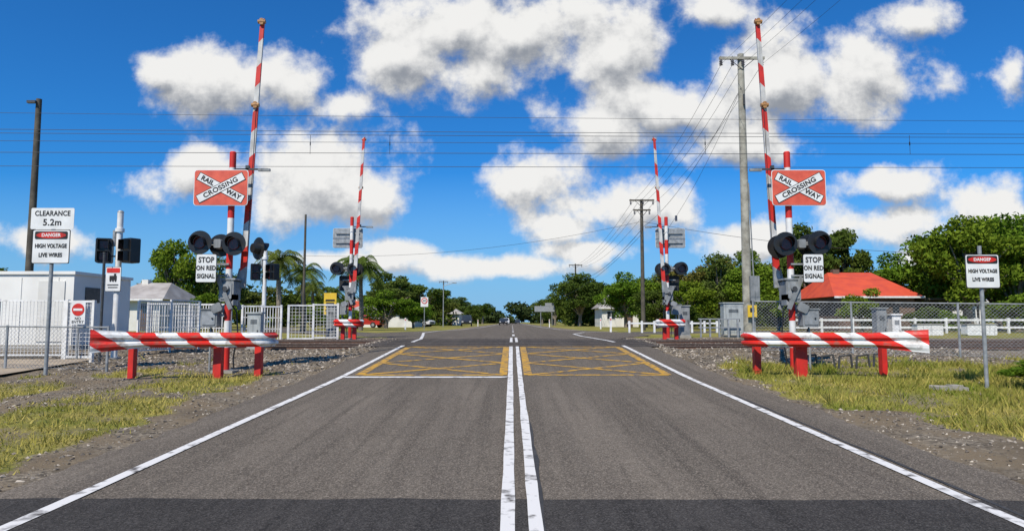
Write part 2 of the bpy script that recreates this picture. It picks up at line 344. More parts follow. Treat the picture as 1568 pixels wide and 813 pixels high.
# ------------------------------------------------------------------ railway
RY=[23.1,24.25,26.5,27.65]
m=M()
for y in RY:
    z=H(y)
    for x0,x1 in((-160,-5.0),(5.0,160)):
        m.box(((x0+x1)/2,y,z-.015),(x1-x0,.065,.035),RAILTOP)
        m.box(((x0+x1)/2,y,z-.075),(x1-x0,.02,.085),RUST)
        m.box(((x0+x1)/2,y,z-.128),(x1-x0,.13,.02),RUST)
    m.box((0,y,z+.004),(9.99,.07,.012),RAILTOP); m.box((0,y+.07,z+.003),(9.99,.06,.010),BLACK)
for x in np.concatenate([np.arange(-60,-5,.68),np.arange(5.2,60,.68)]):
    for y in(23.67,27.07):
        m.box((x,y,H(y)-.20),(.23,2.1,.13),SLEEP)
m.obj('railway_track')
m=M()
def sagline(p0,p1,sag,n=16):
    p0=Vector(p0);p1=Vector(p1); return [p0.lerp(p1,i/n)+Vector((0,0,-sag*4*(i/n)*(1-i/n))) for i in range(n+1)]
WR=.010
for (y,z0,z1) in((23.7,7.5,7.3),(27.0,7.75,7.6)):
    m.tube(sagline((-45,y,z0),(45,y,z1),.0),WR,WIRE)
for (y,z0,z1) in((23.7,8.35,7.95),(23.7,8.5,8.05),(27.0,8.9,8.65)):
    m.tube(sagline((-45,y,z0),(45,y,z1),.12),WR*.9,WIRE)
m.tube(sagline((-45,25.0,9.6),(45,25.0,8.85),.15),WR*.7,WIRE)
for x in(-7.1,-4.3,6.8,14): m.cyl((x,23.7,7.38),(x,23.7,8.05),.008,.008,WIRE,5); m.box((x,23.7,7.75),(.03,.03,.12),BLACK)
m.obj('overhead_wires')
# ------------------------------------------------------------------ crossing signals
def signal(x,y,a,rz=0,extra=False):
    z=H(y)-.02; p=empty('railway_crossing_signal',(x,y,z),rz)
    m=M()
    zz=0; h=[.55,.62,.60,.6,.6,.6,.6,.6,.36]
    colr=[RED,WHITE,RED,WHITE,RED,WHITE,RED,WHITE,RED]
    for hh,c in zip(h,colr): m.cyl((0,0,zz),(0,0,zz+hh),.075,.075,c,16,True) ; zz+=hh
    m.cyl((0,0,zz),(0,0,zz+.03),.08,.06,RED,16)
    m.cyl((0,0,-.05),(0,0,.04),.2,.2,GALV,12); m.box((0,0,.0),(.5,.5,.06),CONC)
    m.obj('mast',p,smooth=True)
    m=M(); cx=a*.20; cz=4.27; cy=-.14
    m.plate(cx,cy,cz,1.27,.85,SIGNW,.07,.008); m.plate(cx,cy-.006,cz,1.24,.82,ORANGE,.06,.008)
    m.plate(cx,cy+.008,cz,1.25,.83,GALV,.06,.006)
    L=1.18;W=.175; th=math.atan2(.54,1.02)
    for i,s in enumerate((1,-1)):
        R=Matrix.Rotation(s*th,3,'Y')
        m.box((cx,cy-.0125-.004*i,cz),(L+.03,.004,W+.03),INK,R)
        m.box((cx,cy-.0150-.004*i,cz),(L,.004,W),SIGNW,R)
    m.box((cx,cy+.04,cz+.2),(1.0,.05,.05),GALV); m.box((cx,cy+.04,cz-.2),(1.0,.05,.05),GALV)
    m.box((a*.05,-.08,cz+.2),(.2,.1,.06),GALV); m.box((a*.05,-.08,cz-.2),(.2,.1,.06),GALV)
    m.obj('crossbuck_board',p)
    yt=cy-.0225
    for body,d,r in(('RAIL',-1,.35),('WAY',1,.34)):
        text(p,body,cx+d*r*math.cos(th),yt,cz-d*r*math.sin(th),.155,INK,th,1.0,bold=.005)
    text(p,'CROSSING',cx,yt-.001,cz,.155,INK,-th,1.14,bold=.005)
    m=M()
    def lamp(lx,ly,lz,ang,r=.275):
        R=Matrix.Rotation(ang,3,'Z'); C=Vector((lx,ly,lz)); f=lambda v:C+R@Vector(v)
        m.cyl(f((0,0,0)),f((0,.012,0)),r,r,BLACK,32)
        m.cyl(f((0,.012,0)),f((0,.16,0)),.14,.11,BLACK,20)
        m.cyl(f((0,-.03,0)),f((0,-.002,0)),.135,.15,LENS,24)
        n=14; vs=[]
        for i in range(n+1):
            t=math.radians(-25+230*i/n); ln=.24*(.45+.55*math.sin(max(0,min(math.pi,math.radians(180*i/n)))))
            for rr,yy_ in((.155,-.004),(.15,-ln)): vs.append(f((rr*math.cos(t),yy_,rr*math.sin(t))))
        m.add(vs,[(2*i,2*i+1,2*i+3,2*i+2) for i in range(n)],BLACK)
    lamp(a*.60,-.25,2.97,0); lamp(-a*.19,-.25,2.94,0)
    if extra: lamp(a*.30,.22,2.95,math.pi+.2,.27); lamp(-a*.58,.25,2.88,math.pi-.7,.27)
    else: lamp(a*.56,.25,2.95,math.pi); lamp(-a*.16,.25,2.92,math.pi)
    m.box((a*.2,-.1,2.97),(.95,.05,.06),GALV); m.box((a*.2,.1,2.97),(.9,.05,.06),GALV); m.cyl((0,0,2.8),(0,0,3.14),.09,.09,GALV,14)
    m.box((a*.21,-.16,2.95),(.16,.12,.2),GREYBOX,bev=.02)
    m.obj('flashing_lights',p,smooth=True)
    m=M(); cx=a*.36; cz=2.36; ys=-.40
    m.plate(cx,ys,cz,.47,.65,INK,.04,.006); m.plate(cx,ys-.005,cz,.45,.63,SIGNW,.035,.006)
    for dz in(.12,-.15): m.box((a*.17,-.1,cz+dz),(.4,.03,.04),GALV); m.box((cx,-.24,cz+dz),(.04,.30,.03),GALV)
    m.obj('stop_board',p)
    for i,t in enumerate(('STOP','ON RED','SIGNAL')): text(p,t,cx,ys-.012,cz+.185-.185*i,.175 if i==0 else .14,INK,0,.82,bold=.006)
    m=M()
    m.box((a*.0,.08,1.86),(.34,.42,.50),GREYBOX,bev=.04); m.box((a*.0,-.14,1.86),(.26,.02,.38),GALV,bev=.02)
    m.box((a*.0,.08,2.13),(.42,.46,.04),GALV); m.cyl((0,-.16,1.9),(0,-.14,1.9),.07,.07,DARKSTEEL,12)
    m.box((a*.36,-.05,1.22),(.38,.26,.40),GREYBOX,bev=.03); m.box((a*.36,-.05,1.435),(.42,.30,.03),GREYBOX); m.box((a*.36,-.188,1.22),(.3,.012,.3),GALV,bev=.02); m.cyl((a*.36+.09,-.2,1.22),(a*.36+.09,-.215,1.22),.02,.02,BLACK,8)
    m.box((a*.15,-.02,1.30),(.3,.06,.05),GALV); m.cyl((a*.36,-.05,1.0),(a*.36,-.05,0),.025,.025,GALV,8)
    m.tube([(-a*.02,.02,1.6),(-a*.16,.1,1.4),(-a*.2,.12,.9),(-a*.12,.1,.3),(-a*.15,.1,0)],.018,BLACK,8)
    m.tube([(a*.36,-.05,1.02),(a*.2,-.1,.7),(a*.12,-.05,0)],.016,BLACK,8)
    m.cyl((0,-.22,1.9),(0,.42,1.9),.06,.06,DARKSTEEL,14)
    Rr=Matrix.Rotation(a*math.radians(24),3,'Y')
    for yy_ in(-.19,.36):
        m.box((a*.02,yy_,1.80),(.10,.025,.8),GREYBOX,Rr); m.box((a*.18,yy_,1.46),(.24,.07,.20),GREYBOX,Rr,.03)
        m.cyl((0,yy_-.02,1.93),(0,yy_+.02,1.93),.08,.08,GALV,14)
    m.box((-a*.14,.31,2.15),(.16,.05,.5),GREYBOX,Matrix.Rotation(-a*math.radians(12),3,'Y'))
    m.box((-a*.14,.02,1.65),(.06,.3,.25),GALV)
    m.box((-a*.42,.0,4.74),(.84,.04,.04),DARKSTEEL); m.box((-a*.75,.0,4.72),(.28,.07,.06),GREYBOX); m.box((-a*.35,.02,4.78),(.08,.08,.1),DARKSTEEL)
    m.obj('gate_mechanism',p)
    m=M(); P0=Vector((-a*.20,.30,1.95)); P1=Vector((-a*.50,.28,8.5)); d=P1-P0; Ln=d.length; u=d.normalized(); sd=Vector((u.z,0,-u.x))
    t=0; seq=[(.45,GALV)]
    while sum(q[0] for q in seq)<Ln: seq.append((.50 if len(seq)%2 else .62,RED if len(seq)%2 else BOOMW))
    for ln,c in seq:
        t1=min(Ln,t+ln); vs=[]
        for tt in(t,t1):
            w=.078-.03*tt/Ln; sl=.06
            for sx,sy in((-1,-1),(1,-1),(1,1),(-1,1)):
                q=tt+(sl*sx*(-1 if a>0 else 1) if 0<tt<Ln else 0); vs.append(P0+u*q+sd*sx*w+Vector((0,sy*.03,0)))
        m.add(vs,[(0,1,5,4),(1,2,6,5),(2,3,7,6),(3,0,4,7),(3,2,1,0),(4,5,6,7)],c); t=t1
        if t1>=Ln: break
    for tt in(Ln-.05,Ln*.675):
        c=P0+u*tt; m.box((c.x,c.y-.06,c.z),(.09,.06,.16),AMBER,bev=.02); m.cyl((c.x-.09,c.y-.05,c.z),(c.x+.09,c.y-.05,c.z),.05,.05,AMBER,12)
    m.cyl(P0+u*.9+Vector((-a*.07,-.035,0)),P0+u*(Ln*.675)+Vector((-a*.02,-.035,0)),.007,.007,BLACK,5)
    m.obj('boom_arm',p)
    return p
signal(-6.62,16,-1,0,True); signal(6.52,16,1,0,False)
signal(-6.80,28.9,1,math.pi,False); signal(6.55,28.9,-1,math.pi,False)
# ------------------------------------------------------------------ guard rails
def guardrail(path,z0,flare,posts,flip=1):
    P=[Vector((p[0],p[1],0)) for p in path]
    Q=[]
    for i in range(len(P)-1):
        a,b_,c,d=P[max(i-1,0)],P[i],P[i+1],P[min(i+2,len(P)-1)]
        for k in range(8):
            t=k/8; Q.append(.5*((2*b_)+(c-a)*t+(2*a-5*b_+4*c-d)*t*t+(3*b_-a-3*c+d)*t**3))
    Q.append(P[-1]); prof=[(0,0),(.06,.0),(.2,.075),(.34,.075),(.46,.0),(.54,.0),(.66,.075),(.8,.075),(.94,.0),(1,.0)]
    V=[];acc=0;n=len(prof)
    for i,q in enumerate(Q):
        if i: acc+=(q-Q[i-1]).length
        d=(Q[min(i+1,len(Q)-1)]-Q[max(i-1,0)]).normalized(); nr=Vector((d.y,-d.x,0))*flip
        f=1-min(1,acc/.95) if flare else 0; hh=.31+.16*f; dep=1-f*.8; zc=z0+.155-.01*f
        for t,o in prof: v=q+nr*o*dep; V.append((v.x,v.y,zc+(t-.5)*hh))
    m=M(); m.add(V,[(i*n+j,i*n+j+1,(i+1)*n+j+1,(i+1)*n+j) for i in range(len(Q)-1) for j in range(n-1)],STRIPE)
    for (x,y,w) in posts:
        g0=gz(x,y)-.03; m.box((x,y,(g0+z0+.22)/2),(w,.16,z0+.22-g0),RED,bev=.01); m.box((x,y-.02,z0+.15),(.1,.2,.2),RED)
        m.cyl((x,y-.15,z0+.155),(x,y-.13,z0+.155),.025,.025,GALV,8)
    return m.obj('striped_guard_rail')
guardrail([(-8.45,13.8),(-7.7,14.3),(-6.9,14.55),(-6.2,14.65),(-5.6,14.75),(-5.32,14.95),(-5.25,15.3)],.97,True,[(-8.1,14.75,.11),(-6.35,14.95,.17),(-5.55,15.15,.14)],1)
guardrail([(8.35,13.8),(7.6,14.3),(6.8,14.55),(6.1,14.65),(5.5,14.75),(5.22,14.95),(5.15,15.3)],.97,True,[(8.05,15.0,.11),(6.22,14.9,.24),(5.42,15.3,.14)],-1)
guardrail([(-7.2,27.9),(-6.7,27.75),(-6.3,27.75),(-6.1,28.1)],1.30,False,[(-6.9,28.1,.14),(-6.4,28.0,.14)],1)
guardrail([(7.0,27.9),(6.5,27.75),(6.1,27.75),(5.9,28.1)],1.30,False,[(6.7,28.1,.14),(6.2,28.0,.14)],-1)
m=M()
for i in range(5):
    x=7.0+i*.42; z=gz(x,16.6); m.tube([(x,16.6,z-.05),(x+.03,16.6,z+.30),(x+.30,16.6,z+.34),(x+.34,16.6,z-.05)],.025,DARKSTEEL,6)
m.obj('steel_hoop_barrier')
# ------------------------------------------------------------------ signs
p=empty('clearance_sign',(-10.13,15,gz(-10.13,15)-.03)); zb=p.location.z; m=M()
m.cyl((0,.03,0),(0,.03,3.98-zb),.04,.04,GALV,12)
m.plate(0,-.02,3.77-zb,.95,.47,SIGNW,.03); m.plate(0,-.02,3.15-zb,.83,.75,INK,.03,.006); m.plate(0,-.025,3.15-zb,.80,.72,SIGNW,.03,.006)
m.plate(0,-.030,3.40-zb,.72,.17,INK,.03,.006); m.prism([(.33*math.cos(t/24*6.2832),3.40-zb+.07*math.sin(t/24*6.2832)) for t in range(24)],-.038,-.031,RED)
for z in(3.9,3.6,3.4,2.9): m.box((0,.0,z-zb),(.3,.03,.03),GALV)
m.obj('post_and_plates',p)
text(p,'CLEARANCE',0,-.026,3.88-zb,.155,INK,0,.86,bold=.005); text(p,'5.2m',0,-.026,3.68-zb,.2,INK,bold=.005)
text(p,'DANGER',0,-.040,3.40-zb,.10,SIGNW,bold=.003); text(p,'HIGH VOLTAGE',0,-.032,3.16-zb,.12,INK,0,.78,bold=.006); text(p,'LIVE WIRES',0,-.032,2.96-zb,.12,INK,0,.82,bold=.006)
p=empty('high_voltage_warning_sign',(8.93,13,gz(8.93,13)-.03)); zb=p.location.z; m=M()
m.cyl((0,.03,0),(0,.03,2.95-zb),.035,.035,GALV,12); m.plate(0,-.02,2.46-zb,.65,.65,INK,.03); m.plate(0,-.025,2.46-zb,.62,.62,SIGNW,.03)
m.plate(0,-.030,2.68-zb,.58,.15,INK,.03); m.prism([(.27*math.cos(t/24*6.2832),2.68-zb+.06*math.sin(t/24*6.2832)) for t in range(24)],-.038,-.031,RED)
m.obj('post_and_plate',p)
text(p,'DANGER',0,-.040,2.68-zb,.08,SIGNW,bold=.003); text(p,'HIGH VOLTAGE',0,-.032,2.46-zb,.095,INK,0,.77,bold=.005); text(p,'LIVE WIRES',0,-.032,2.30-zb,.095,INK,0,.82,bold=.005)
p=empty('no_entry_sign',(-11.55,18.3,gz(-11.5,18.3))); zb=p.location.z; m=M()
m.cyl((0,.03,0),(0,.03,2.0-zb),.025,.025,GALV,8); m.plate(0,-.01,1.74-zb,.38,.6,SIGNW,.02); m.cyl((0,-.022,1.83-zb),(0,-.014,1.83-zb),.165,.165,RED,24); m.box((0,-.026,1.83-zb),(.24,.004,.06),SIGNW); m.obj('post_and_plate',p)
text(p,'NO',0,-.016,1.59-zb,.1,INK,bold=.003); text(p,'ENTRY',0,-.016,1.50-zb,.1,INK,bold=.003)
def pedsignal(x,y,top,s,sign):
    zb=gz(x,y); p=empty('pedestrian_crossing_signal',(x,y,zb)); h=top-zb; m=M()
    m.cyl((0,0,0),(0,0,h),.085,.08,WHITE,14); m.cyl((0,0,h),(0,0,h+.05),.09,.06,GALV,12); m.cyl((0,0,h-.55),(0,0,h-.45),.12,.12,WHITE,12); m.cyl((-.14,0,h-.5),(-.14,0,h-.9),.05,.05,GALV,10)
    m.cyl((0,0,0),(0,0,.05),.17,.17,GALV,12)
    zc=h-1.08
    for sx,an in((-1,.35),(1,-.5)):
        R=Matrix.Rotation(an,3,'Z'); C=Vector((sx*.37*s,-.05,zc))
        m.box(C,(.40*s,.28,.68*s),BLACK,R,.03)
        for dz in(.16,-.16):
            for q in(-.13,.13): m.box(C+R@Vector((q*s,-.22,dz*s)),(.01,.16,.26*s),BLACK,R)
            m.box(C+R@Vector((0,-.22,dz*s+.13*s)),(.27*s,.16,.01),BLACK,R); m.box(C+R@Vector((0,-.142,dz*s)),(.2*s,.006,.2*s),LENS,R)
        m.box((sx*.14,0,zc+.15),(.25,.04,.04),GALV); m.box((sx*.14,0,zc-.15),(.25,.04,.04),GALV)
    m.obj('pole_and_heads',p,smooth=True)
    if sign:
        m=M(); z=2.68-zb; m.plate(-.05,-.12,z,.43,.68,INK,.02); m.plate(-.05,-.125,z,.41,.66,SIGNW,.02); m.plate(-.05,-.131,z+.24,.36,.13,RED,.02)
        m.box((-.05,-.131,z+.03),(.2,.006,.12),INK); m.box((.0,-.131,z+.12),(.06,.006,.06),INK)
        for q in(-.12,-.05,.02): m.cyl((q,-.136,z-.05),(q,-.13,z-.05),.025,.025,INK,10)
        m.box((-.05,-.131,z-.16),(.3,.006,.025),INK); m.box((-.05,-.131,z-.23),(.26,.006,.025),INK); m.obj('train_warning_plate',p)
pedsignal(-10.95,19,4.55,1,True); pedsignal(-10.3,28.5,4.65,1,False)
# ------------------------------------------------------------------ fences
def barfence(name,p0,p1,h,frame=WHITE,bar=.07,post=1.6,th=.05,hor=4,bt=.007):
    p0=Vector((p0[0],p0[1],0));p1=Vector((p1[0],p1[1],0)); L=(p1-p0).length; ang=math.atan2(p1.y-p0.y,p1.x-p0.x); R=Matrix.Rotation(ang,3,'Z'); m=M()
    n=max(1,round(L/post))
    zf=lambda q: gz(q.x,q.y)
    for i in range(n+1):
        q=p0.lerp(p1,i/n); z=zf(q); m.box((q.x,q.y,z+h/2),(th,th,h+.06),frame,R)
    for i in range(n):
        a_=p0.lerp(p1,i/n);b_=p0.lerp(p1,(i+1)/n);c=(a_+b_)/2; z=zf(c); l=(b_-a_).length-th
        for zz in(h-.02,.12): m.box((c.x,c.y,z+zz),(l,th*.7,th*.7),frame,R)
        for k in range(1,hor): m.box((c.x,c.y,z+.12+(h-.14)*k/hor),(l,bt,bt),frame,R)
        nb=int(l/bar)
        for k in range(1,nb):
            q=a_.lerp(b_,k/nb); m.box((q.x,q.y,z+.07+h/2-.02),(bt,bt,h-.16),frame,R)
    return m.obj(name)
barfence('white_mesh_fence',(-17.5,18.6),(-12.1,18.6),1.6,hor=14,bar=.09,th=.06,bt=.010)
barfence('white_mesh_gate',(-12.0,18.55),(-11.2,18.4),1.62,th=.08,post=.8,hor=14,bar=.09,bt=.010)
barfence('white_mesh_fence',(-10.6,19.5),(-10.0,22),1.55,hor=12,bt=.010)
barfence('white_bar_fence',(-14.6,27.6),(-11.3,27.6),1.55,th=.09,hor=3,bar=.1,bt=.030,post=1.65)
barfence('white_bar_fence',(-11.1,28.3),(-9.5,28.3),1.5,th=.08,hor=3,bar=.1,bt=.024,post=.8)
barfence('white_bar_fence',(-9.2,28.3),(-7.3,28.8),1.5,th=.09,hor=10,bar=.12,post=.95,bt=.012)
m=M(); m.cyl((-10.75,18,gz(-10.7,18)),(-10.75,18,3.3),.035,.035,DARKSTEEL,10); m.cyl((-10.75,18,3.3),(-10.75,18,3.33),.045,.04,DARKSTEEL,10); m.box((-10.75,18,gz(-10.7,18)),(.2,.2,.03),DARKSTEEL); m.obj('steel_post')
def chainlink(p0,p1,h,post=2.6):
    p0=Vector((p0[0],p0[1],0));p1=Vector((p1[0],p1[1],0)); L=(p1-p0).length; d=(p1-p0).normalized(); m=M(); n=round(L/post)
    z0=gz(p0.x,p0.y);z1=gz(p1.x,p1.y)
    B=lambda s,z: p0+d*s+Vector((0,0,z0+(z1-z0)*s/L+z))
    for i in range(n+1):
        s=L*i/n; m.cyl(B(s,-.1),B(s,h+.03),.03,.03,GALV,8)
    m.cyl(B(0,h),B(L,h),.02,.02,GALV,6); m.cyl(B(0,h*.5),B(L,h*.5),.004,.004,GALV,4); m.cyl(B(0,.06),B(L,.06),.004,.004,GALV,4)
    sp=.10; s=-h
    while s<L:
        for sg in(1,-1):
            a0,a1=(s,s+h)
            za,zb_=(.04,h) if sg==1 else (h,.04)
            c0,c1=max(0,a0),min(L,a1)
            if c1>c0:
                f=lambda q: za+(zb_-za)*(q-a0)/(a1-a0)
                m.cyl(B(c0,f(c0)),B(c1,f(c1)),.0028,.0028,GALV,3,False)
        s+=sp
    return m.obj('chain_link_fence')
chainlink((7.3,20.8),(17.5,17.4),1.5); chainlink((-17,16.9),(-9.2,15.7),.0+1.0)
m=M()
for i in range(20):
    x=17+i*1.9; m.box((x,42,gz(x,42)+.45),(.12,.12,.95),WHITE)
    if i<19:
        for z in(.35,.8): m.box((x+.95,42,gz(x,42)+z),(1.78,.05,.12),WHITE)
m.obj('white_rail_fence')
m=M()
for i in range(9):
    x=7.5+i*.8; m.box((x,44,gz(x,44)+.35),(.12,.12,.8),WHITE)
m.box((10.7,44,gz(10,44)+.6),(6.6,.06,.1),WHITE); m.obj('white_rail_fence')
for x,w in((21.0,1.3),(23.6,1.5)):
    m=M(); m.box((x,34.8,gz(x,34)+.28),(w,.5,.52),WHITE,bev=.05); m.box((x,34.8,gz(x,34)+.57),(w+.06,.56,.05),CONC); m.obj('concrete_block')
m=M()
for x in(8.2,8.6,9.0,9.4,9.8): m.box((x,29.9,H(29)+.4),(.07,.07,.85),GALV)
m.box((9,29.9,H(29)+.82),(1.8,.05,.05),GALV); m.box((9,29.9,H(29)+.45),(1.8,.05,.05),GALV); m.obj('steel_railing')
# ------------------------------------------------------------------ cabinets
def cabinet(name,x,y,w,d,z1,mt):
    z0=gz(x,y); m=M(); h=z1-z0; m.box((x,y,z0+.06),(w+.08,d+.08,.12),CONC); m.box((x,y,z0+.12+(h-.16)/2),(w,d,h-.16),mt,bev=.015); m.box((x,y,z1-.01),(w+.08,d+.08,.05),mt)
    m.box((x,y-d/2-.006,z0+h*.5),(w*.82,.012,h*.72),mt,bev=.01)
    for k in range(5): m.box((x,y-d/2-.016,z0+h*.72+k*.03),(w*.5,.008,.012),DARKSTEEL)
    m.box((x+w*.3,y-d/2-.02,z0+h*.5),(.03,.02,.14),DARKSTEEL); return m.obj(name)
cabinet('signal_cabinet',11.75,22,.32,.3,1.95,GREYBOX); cabinet('relay_cabinet',12.22,22,.28,.3,1.75,WHITE)
cabinet('electrical_cabinet',9.75,30.5,.85,.5,2.35,LGREY)
cabinet('equipment_cabinet',7.4,29.6,.4,.4,2.2,GREYBOX)
cabinet('equipment_cabinet',-7.75,29.6,.4,.4,2.2,GREYBOX)
cabinet('equipment_cabinet',-8.2,22.0,.42,.3,1.8,LGREY)
m=M(); x0,x1,y0,y1=-20,-14.2,22.2,25.5; z0=gz(-16,22); 
m.box(((x0+x1)/2,(y0+y1)/2,z0+.1),(x1-x0+.1,y1-y0+.1,.2),CONC); m.box(((x0+x1)/2,(y0+y1)/2,(z0+.2+3.05)/2),(x1-x0,y1-y0,3.05-z0-.2),CREAM)
m.box(((x0+x1)/2,(y0+y1)/2,3.09),(x1-x0+.12,y1-y0+.12,.10),CREAM)
for x in np.arange(x0+.5,x1,1.2): m.box((x,y0-.01,1.9),(.025,.02,2.1),CREAM)
m.box((-14.9,y0-.02,1.85),(.85,.03,1.95),WALLW); m.box((-17.6,y0-.03,2.6),(.5,.04,.3),GREYBOX); m.box((x1+.01,y0+1,2.4),(.03,.8,.5),DARKSTEEL)
m.obj('equipment_hut')
# ------------------------------------------------------------------ poles
def pole(x,y,top,r,mt,arms=(),name='utility_pole',lean=0,parts=None):
    m=M(); z0=gz(x,y)-.2; n=8
    for i in range(n):
        a_=i/n;b_=(i+1)/n; m.cyl((x+lean*a_,y,z0+(top-z0)*a_),(x+lean*b_,y,z0+(top-z0)*b_),r*(1-.35*a_),r*(1-.35*b_),mt,14,i==n-1)
    for (dz,half,ins,dy) in arms:
        z=top+dz; m.box((x+lean,y-.16,z),(half*2,.1,.12),DWOOD if mt is DWOOD else WOOD)
        for q in ins:
            m.cyl((x+q,y-.16,z+.06),(x+q,y-.16,z+.1),.02,.02,DARKSTEEL,6); 
            for k in range(3): m.cyl((x+q,y-.16,z-.1-.09*k),(x+q,y-.16,z-.16-.09*k),.05,.09,CERAM,10)
        for s_ in(-1,1): m.cyl((x+s_*half*.55,y-.17,z-.05),(x,y-.17,z-.55),.018,.018,DARKSTEEL,5)
    if parts: parts(m)
    return m.obj(name,smooth=True)
def mp(m):
    m.box((11.22,31.75,3.05),(.42,.3,1.15),GREYBOX); m.box((11.05,31.6,2.0),(.42,.03,.55),YEL); m.box((11.05,31.58,2.05),(.2,.01,.2),INK); m.cyl((11.22,31.78,3.6),(11.12,31.8,8),.03,.03,GREYBOX,6); m.cyl((11.22,31.78,2.5),(11.22,31.78,.8),.04,.04,GREYBOX,6)
    m.box((11.0,31.75,12.0),(.06,.12,.5),DARKSTEEL)
pole(10.98,32,14.3,.23,WOOD,[(-.25,1.08,(-1.0,-.45,.05,.95),0)],parts=mp)
pole(10.5,55,11.4,.18,DWOOD,[(-.1,1.0,(-.9,.1,.9),0),(-.9,.7,(-.6,.6),0)])
pole(10.4,112,11.0,.18,DWOOD,[(-.2,1.1,(-1,0,1),0)])
pole(-22.6,32,12.1,.19,DWOOD,[],parts=lambda m:m.box((-22.8,31.8,11.9),(.4,.15,.12),DARKSTEEL))
pole(-12.15,40,7.8,.09,DWOOD)
pole(-15,150,10.5,.17,DWOOD,[(-.2,1.0,(-.9,.9),0)])
pole(-9.5,95,6.6,.08,GALV,name='street_lamp',parts=lambda m:(m.cyl((-9.5,95,6.5),(-8.2,95,6.9),.05,.04,GALV,8),m.box((-8.0,95,6.9),(.6,.25,.12),GREYBOX)))
m=M()
for q in(-1.0,-.45,.05,.95):
    m.tube(sagline((10.98+q,31.8,13.75),(10.5+q*.9,54.8,11.0),.7),.009,WIRE); m.tube(sagline((10.98+q,31.8,13.75),(11.3+q,-18,13.2),.9,24),.006,WIRE)
    m.tube(sagline((10.5+q*.9,54.8,11.0),(10.4+q,111.8,10.5),1.2),.012,WIRE)
m.tube(sagline((10.9,31.8,12.6),(10.2,54.8,8.9),1.0),.012,WIRE)
m.tube(sagline((10.9,31.8,12.6),(8.9,40,6.6),.5),.008,WIRE); m.cyl((9.3,38.5,7.2),(9.3,38.5,7.5),.07,.07,CERAM,8)
m.tube(sagline((10.5,55,9.6),(36,52,6.6),.6),.016,WIRE); m.tube(sagline((10.5,55,9.6),(-22,60,7.5),1.2),.012,WIRE)
m.tube(sagline((10.5,55,8.6),(6,75,4.5),.6),.014,WIRE); m.tube(sagline((10.5,54.8,9.0),(10.4,112,8.5),1.2),.02,WIRE)
m.obj('power_lines')
def roundsign(x,y,z):
    m=M(); m.cyl((x,y,gz(x,y)),(x,y,z+.4),.035,.035,GALV,8); m.plate(x,y-.05,z,.65,.85,SIGNW,.03); m.cyl((x,y-.07,z+.1),(x,y-.056,z+.1),.27,.27,RED,24); m.cyl((x,y-.08,z+.1),(x,y-.071,z+.1),.19,.19,SIGNW,24); o=m.obj('speed_limit_sign')
    text(o,'60',x,y-.085,z+.1,.24,INK,bold=.006)
roundsign(-7.65,60,3.25)
m=M(); 
for x in(4.6,6.4): m.cyl((x,110,H(110)),(x,110,4.2),.06,.06,GALV,8)
m.plate(5.2,109.9,3.6,3.2,.9,GALV,.05); m.plate(6.0,109.88,4.3,1.4,.5,GALV,.05); m.obj('direction_sign')
m=M(); m.box((-8.0,30.2,2.3),(.55,.03,.95),YEL); m.cyl((-8.0,30.25,H(30)),(-8.0,30.25,2.8),.03,.03,GALV,8); m.box((-8.0,30.18,2.45),(.4,.01,.08),INK); m.box((-8.0,30.18,2.25),(.35,.01,.2),INK);m.box((-8.0,30.18,2.0),(.4,.01,.08),INK); m.obj('yellow_notice_board')
for x,y in((6.6,46),(-9.3,60),(4.9,90),(-5.2,105),(8.5,66)):
    m=M(); m.box((x,y,H(y)+.5),(.13,.05,1.05),WHITE,bev=.02); m.box((x,y-.03,H(y)+.85),(.07,.012,.14),RED); m.obj('guide_post')
m=M(); m.box((8.0,12.7,gz(8.0,12.7)+.03),(.55,.3,.09),CONC,Matrix.Rotation(.1,3,'Z')@Matrix.Rotation(.04,3,'Y'),.015); m.box((8.12,12.72,gz(8,12.7)+.085),(.2,.2,.02),CONC); m.obj('concrete_pit_cover')
sheet('footpath',[(y,np.linspace(-18,-11.0,12)) for y in np.arange(14.9,18.21,.3)],PATH,.04)
# ------------------------------------------------------------------ houses
def house(name,x,y,w,d,wall_h,ridge,rm,wm,hip=.35,ver=0,over=.5):
    z0=gz(x,y); m=M()
    m.box((x,y,z0+wall_h/2),(w,d,wall_h),wm)
    e=over; a0,a1,b0,b1=x-w/2-e,x+w/2+e,y-d/2-e,y+d/2+e; ze=z0+wall_h; zr=z0+ridge; hx=hip*w
    vs=[(a0,b0,ze),(a1,b0,ze),(a1,b1,ze),(a0,b1,ze),(a0+hx,y,zr),(a1-hx,y,zr)]
    m.add(vs,[(0,1,5,4),(2,3,4,5),(1,2,5),(3,0,4),(3,2,1,0)],rm)
    m.box((x,b0-.03,ze-.06),(w+2*e,.06,.14),WHITE)
    nw=max(2,int(w/2.5))
    for i in range(nw):
        wx=x-w/2+w*(i+.5)/nw
        if i==nw//2: m.box((wx,y-d/2-.02,z0+1.05),(.9,.05,2.0),WALLB); m.box((wx,y-d/2-.05,z0+1.6),(.5,.02,.5),GLASS)
        else:
            m.box((wx,y-d/2-.02,z0+1.6),(1.2,.05,1.15),WHITE); m.box((wx,y-d/2-.05,z0+1.6),(1.05,.02,1.0),GLASS); m.box((wx,y-d/2-.065,z0+1.6),(.05,.02,1.0),WHITE)
    if ver:
        m.box((x+w/2+ver/2+e,y-d*.2,ze-.2),(ver,d*.7,.15),DWOOD)
        for q in(.1,.5,.95): m.box((x+w/2+e+ver*q,y-d*.5,z0+wall_h/2),(.12,.12,wall_h-.4),DWOOD)
        m.box((x+w/2+e+ver/2,y+d*.1,z0+1.0),(ver,.1,2),WALLB)
    m.box((x-w*.2,y,zr-.1),(.5,.5,.7),wm)
    return m.obj(name)
house('red_roof_house',27.6,56,5.8,8,2.6,4.7,REDROOF,WALLB,.28,4.5)
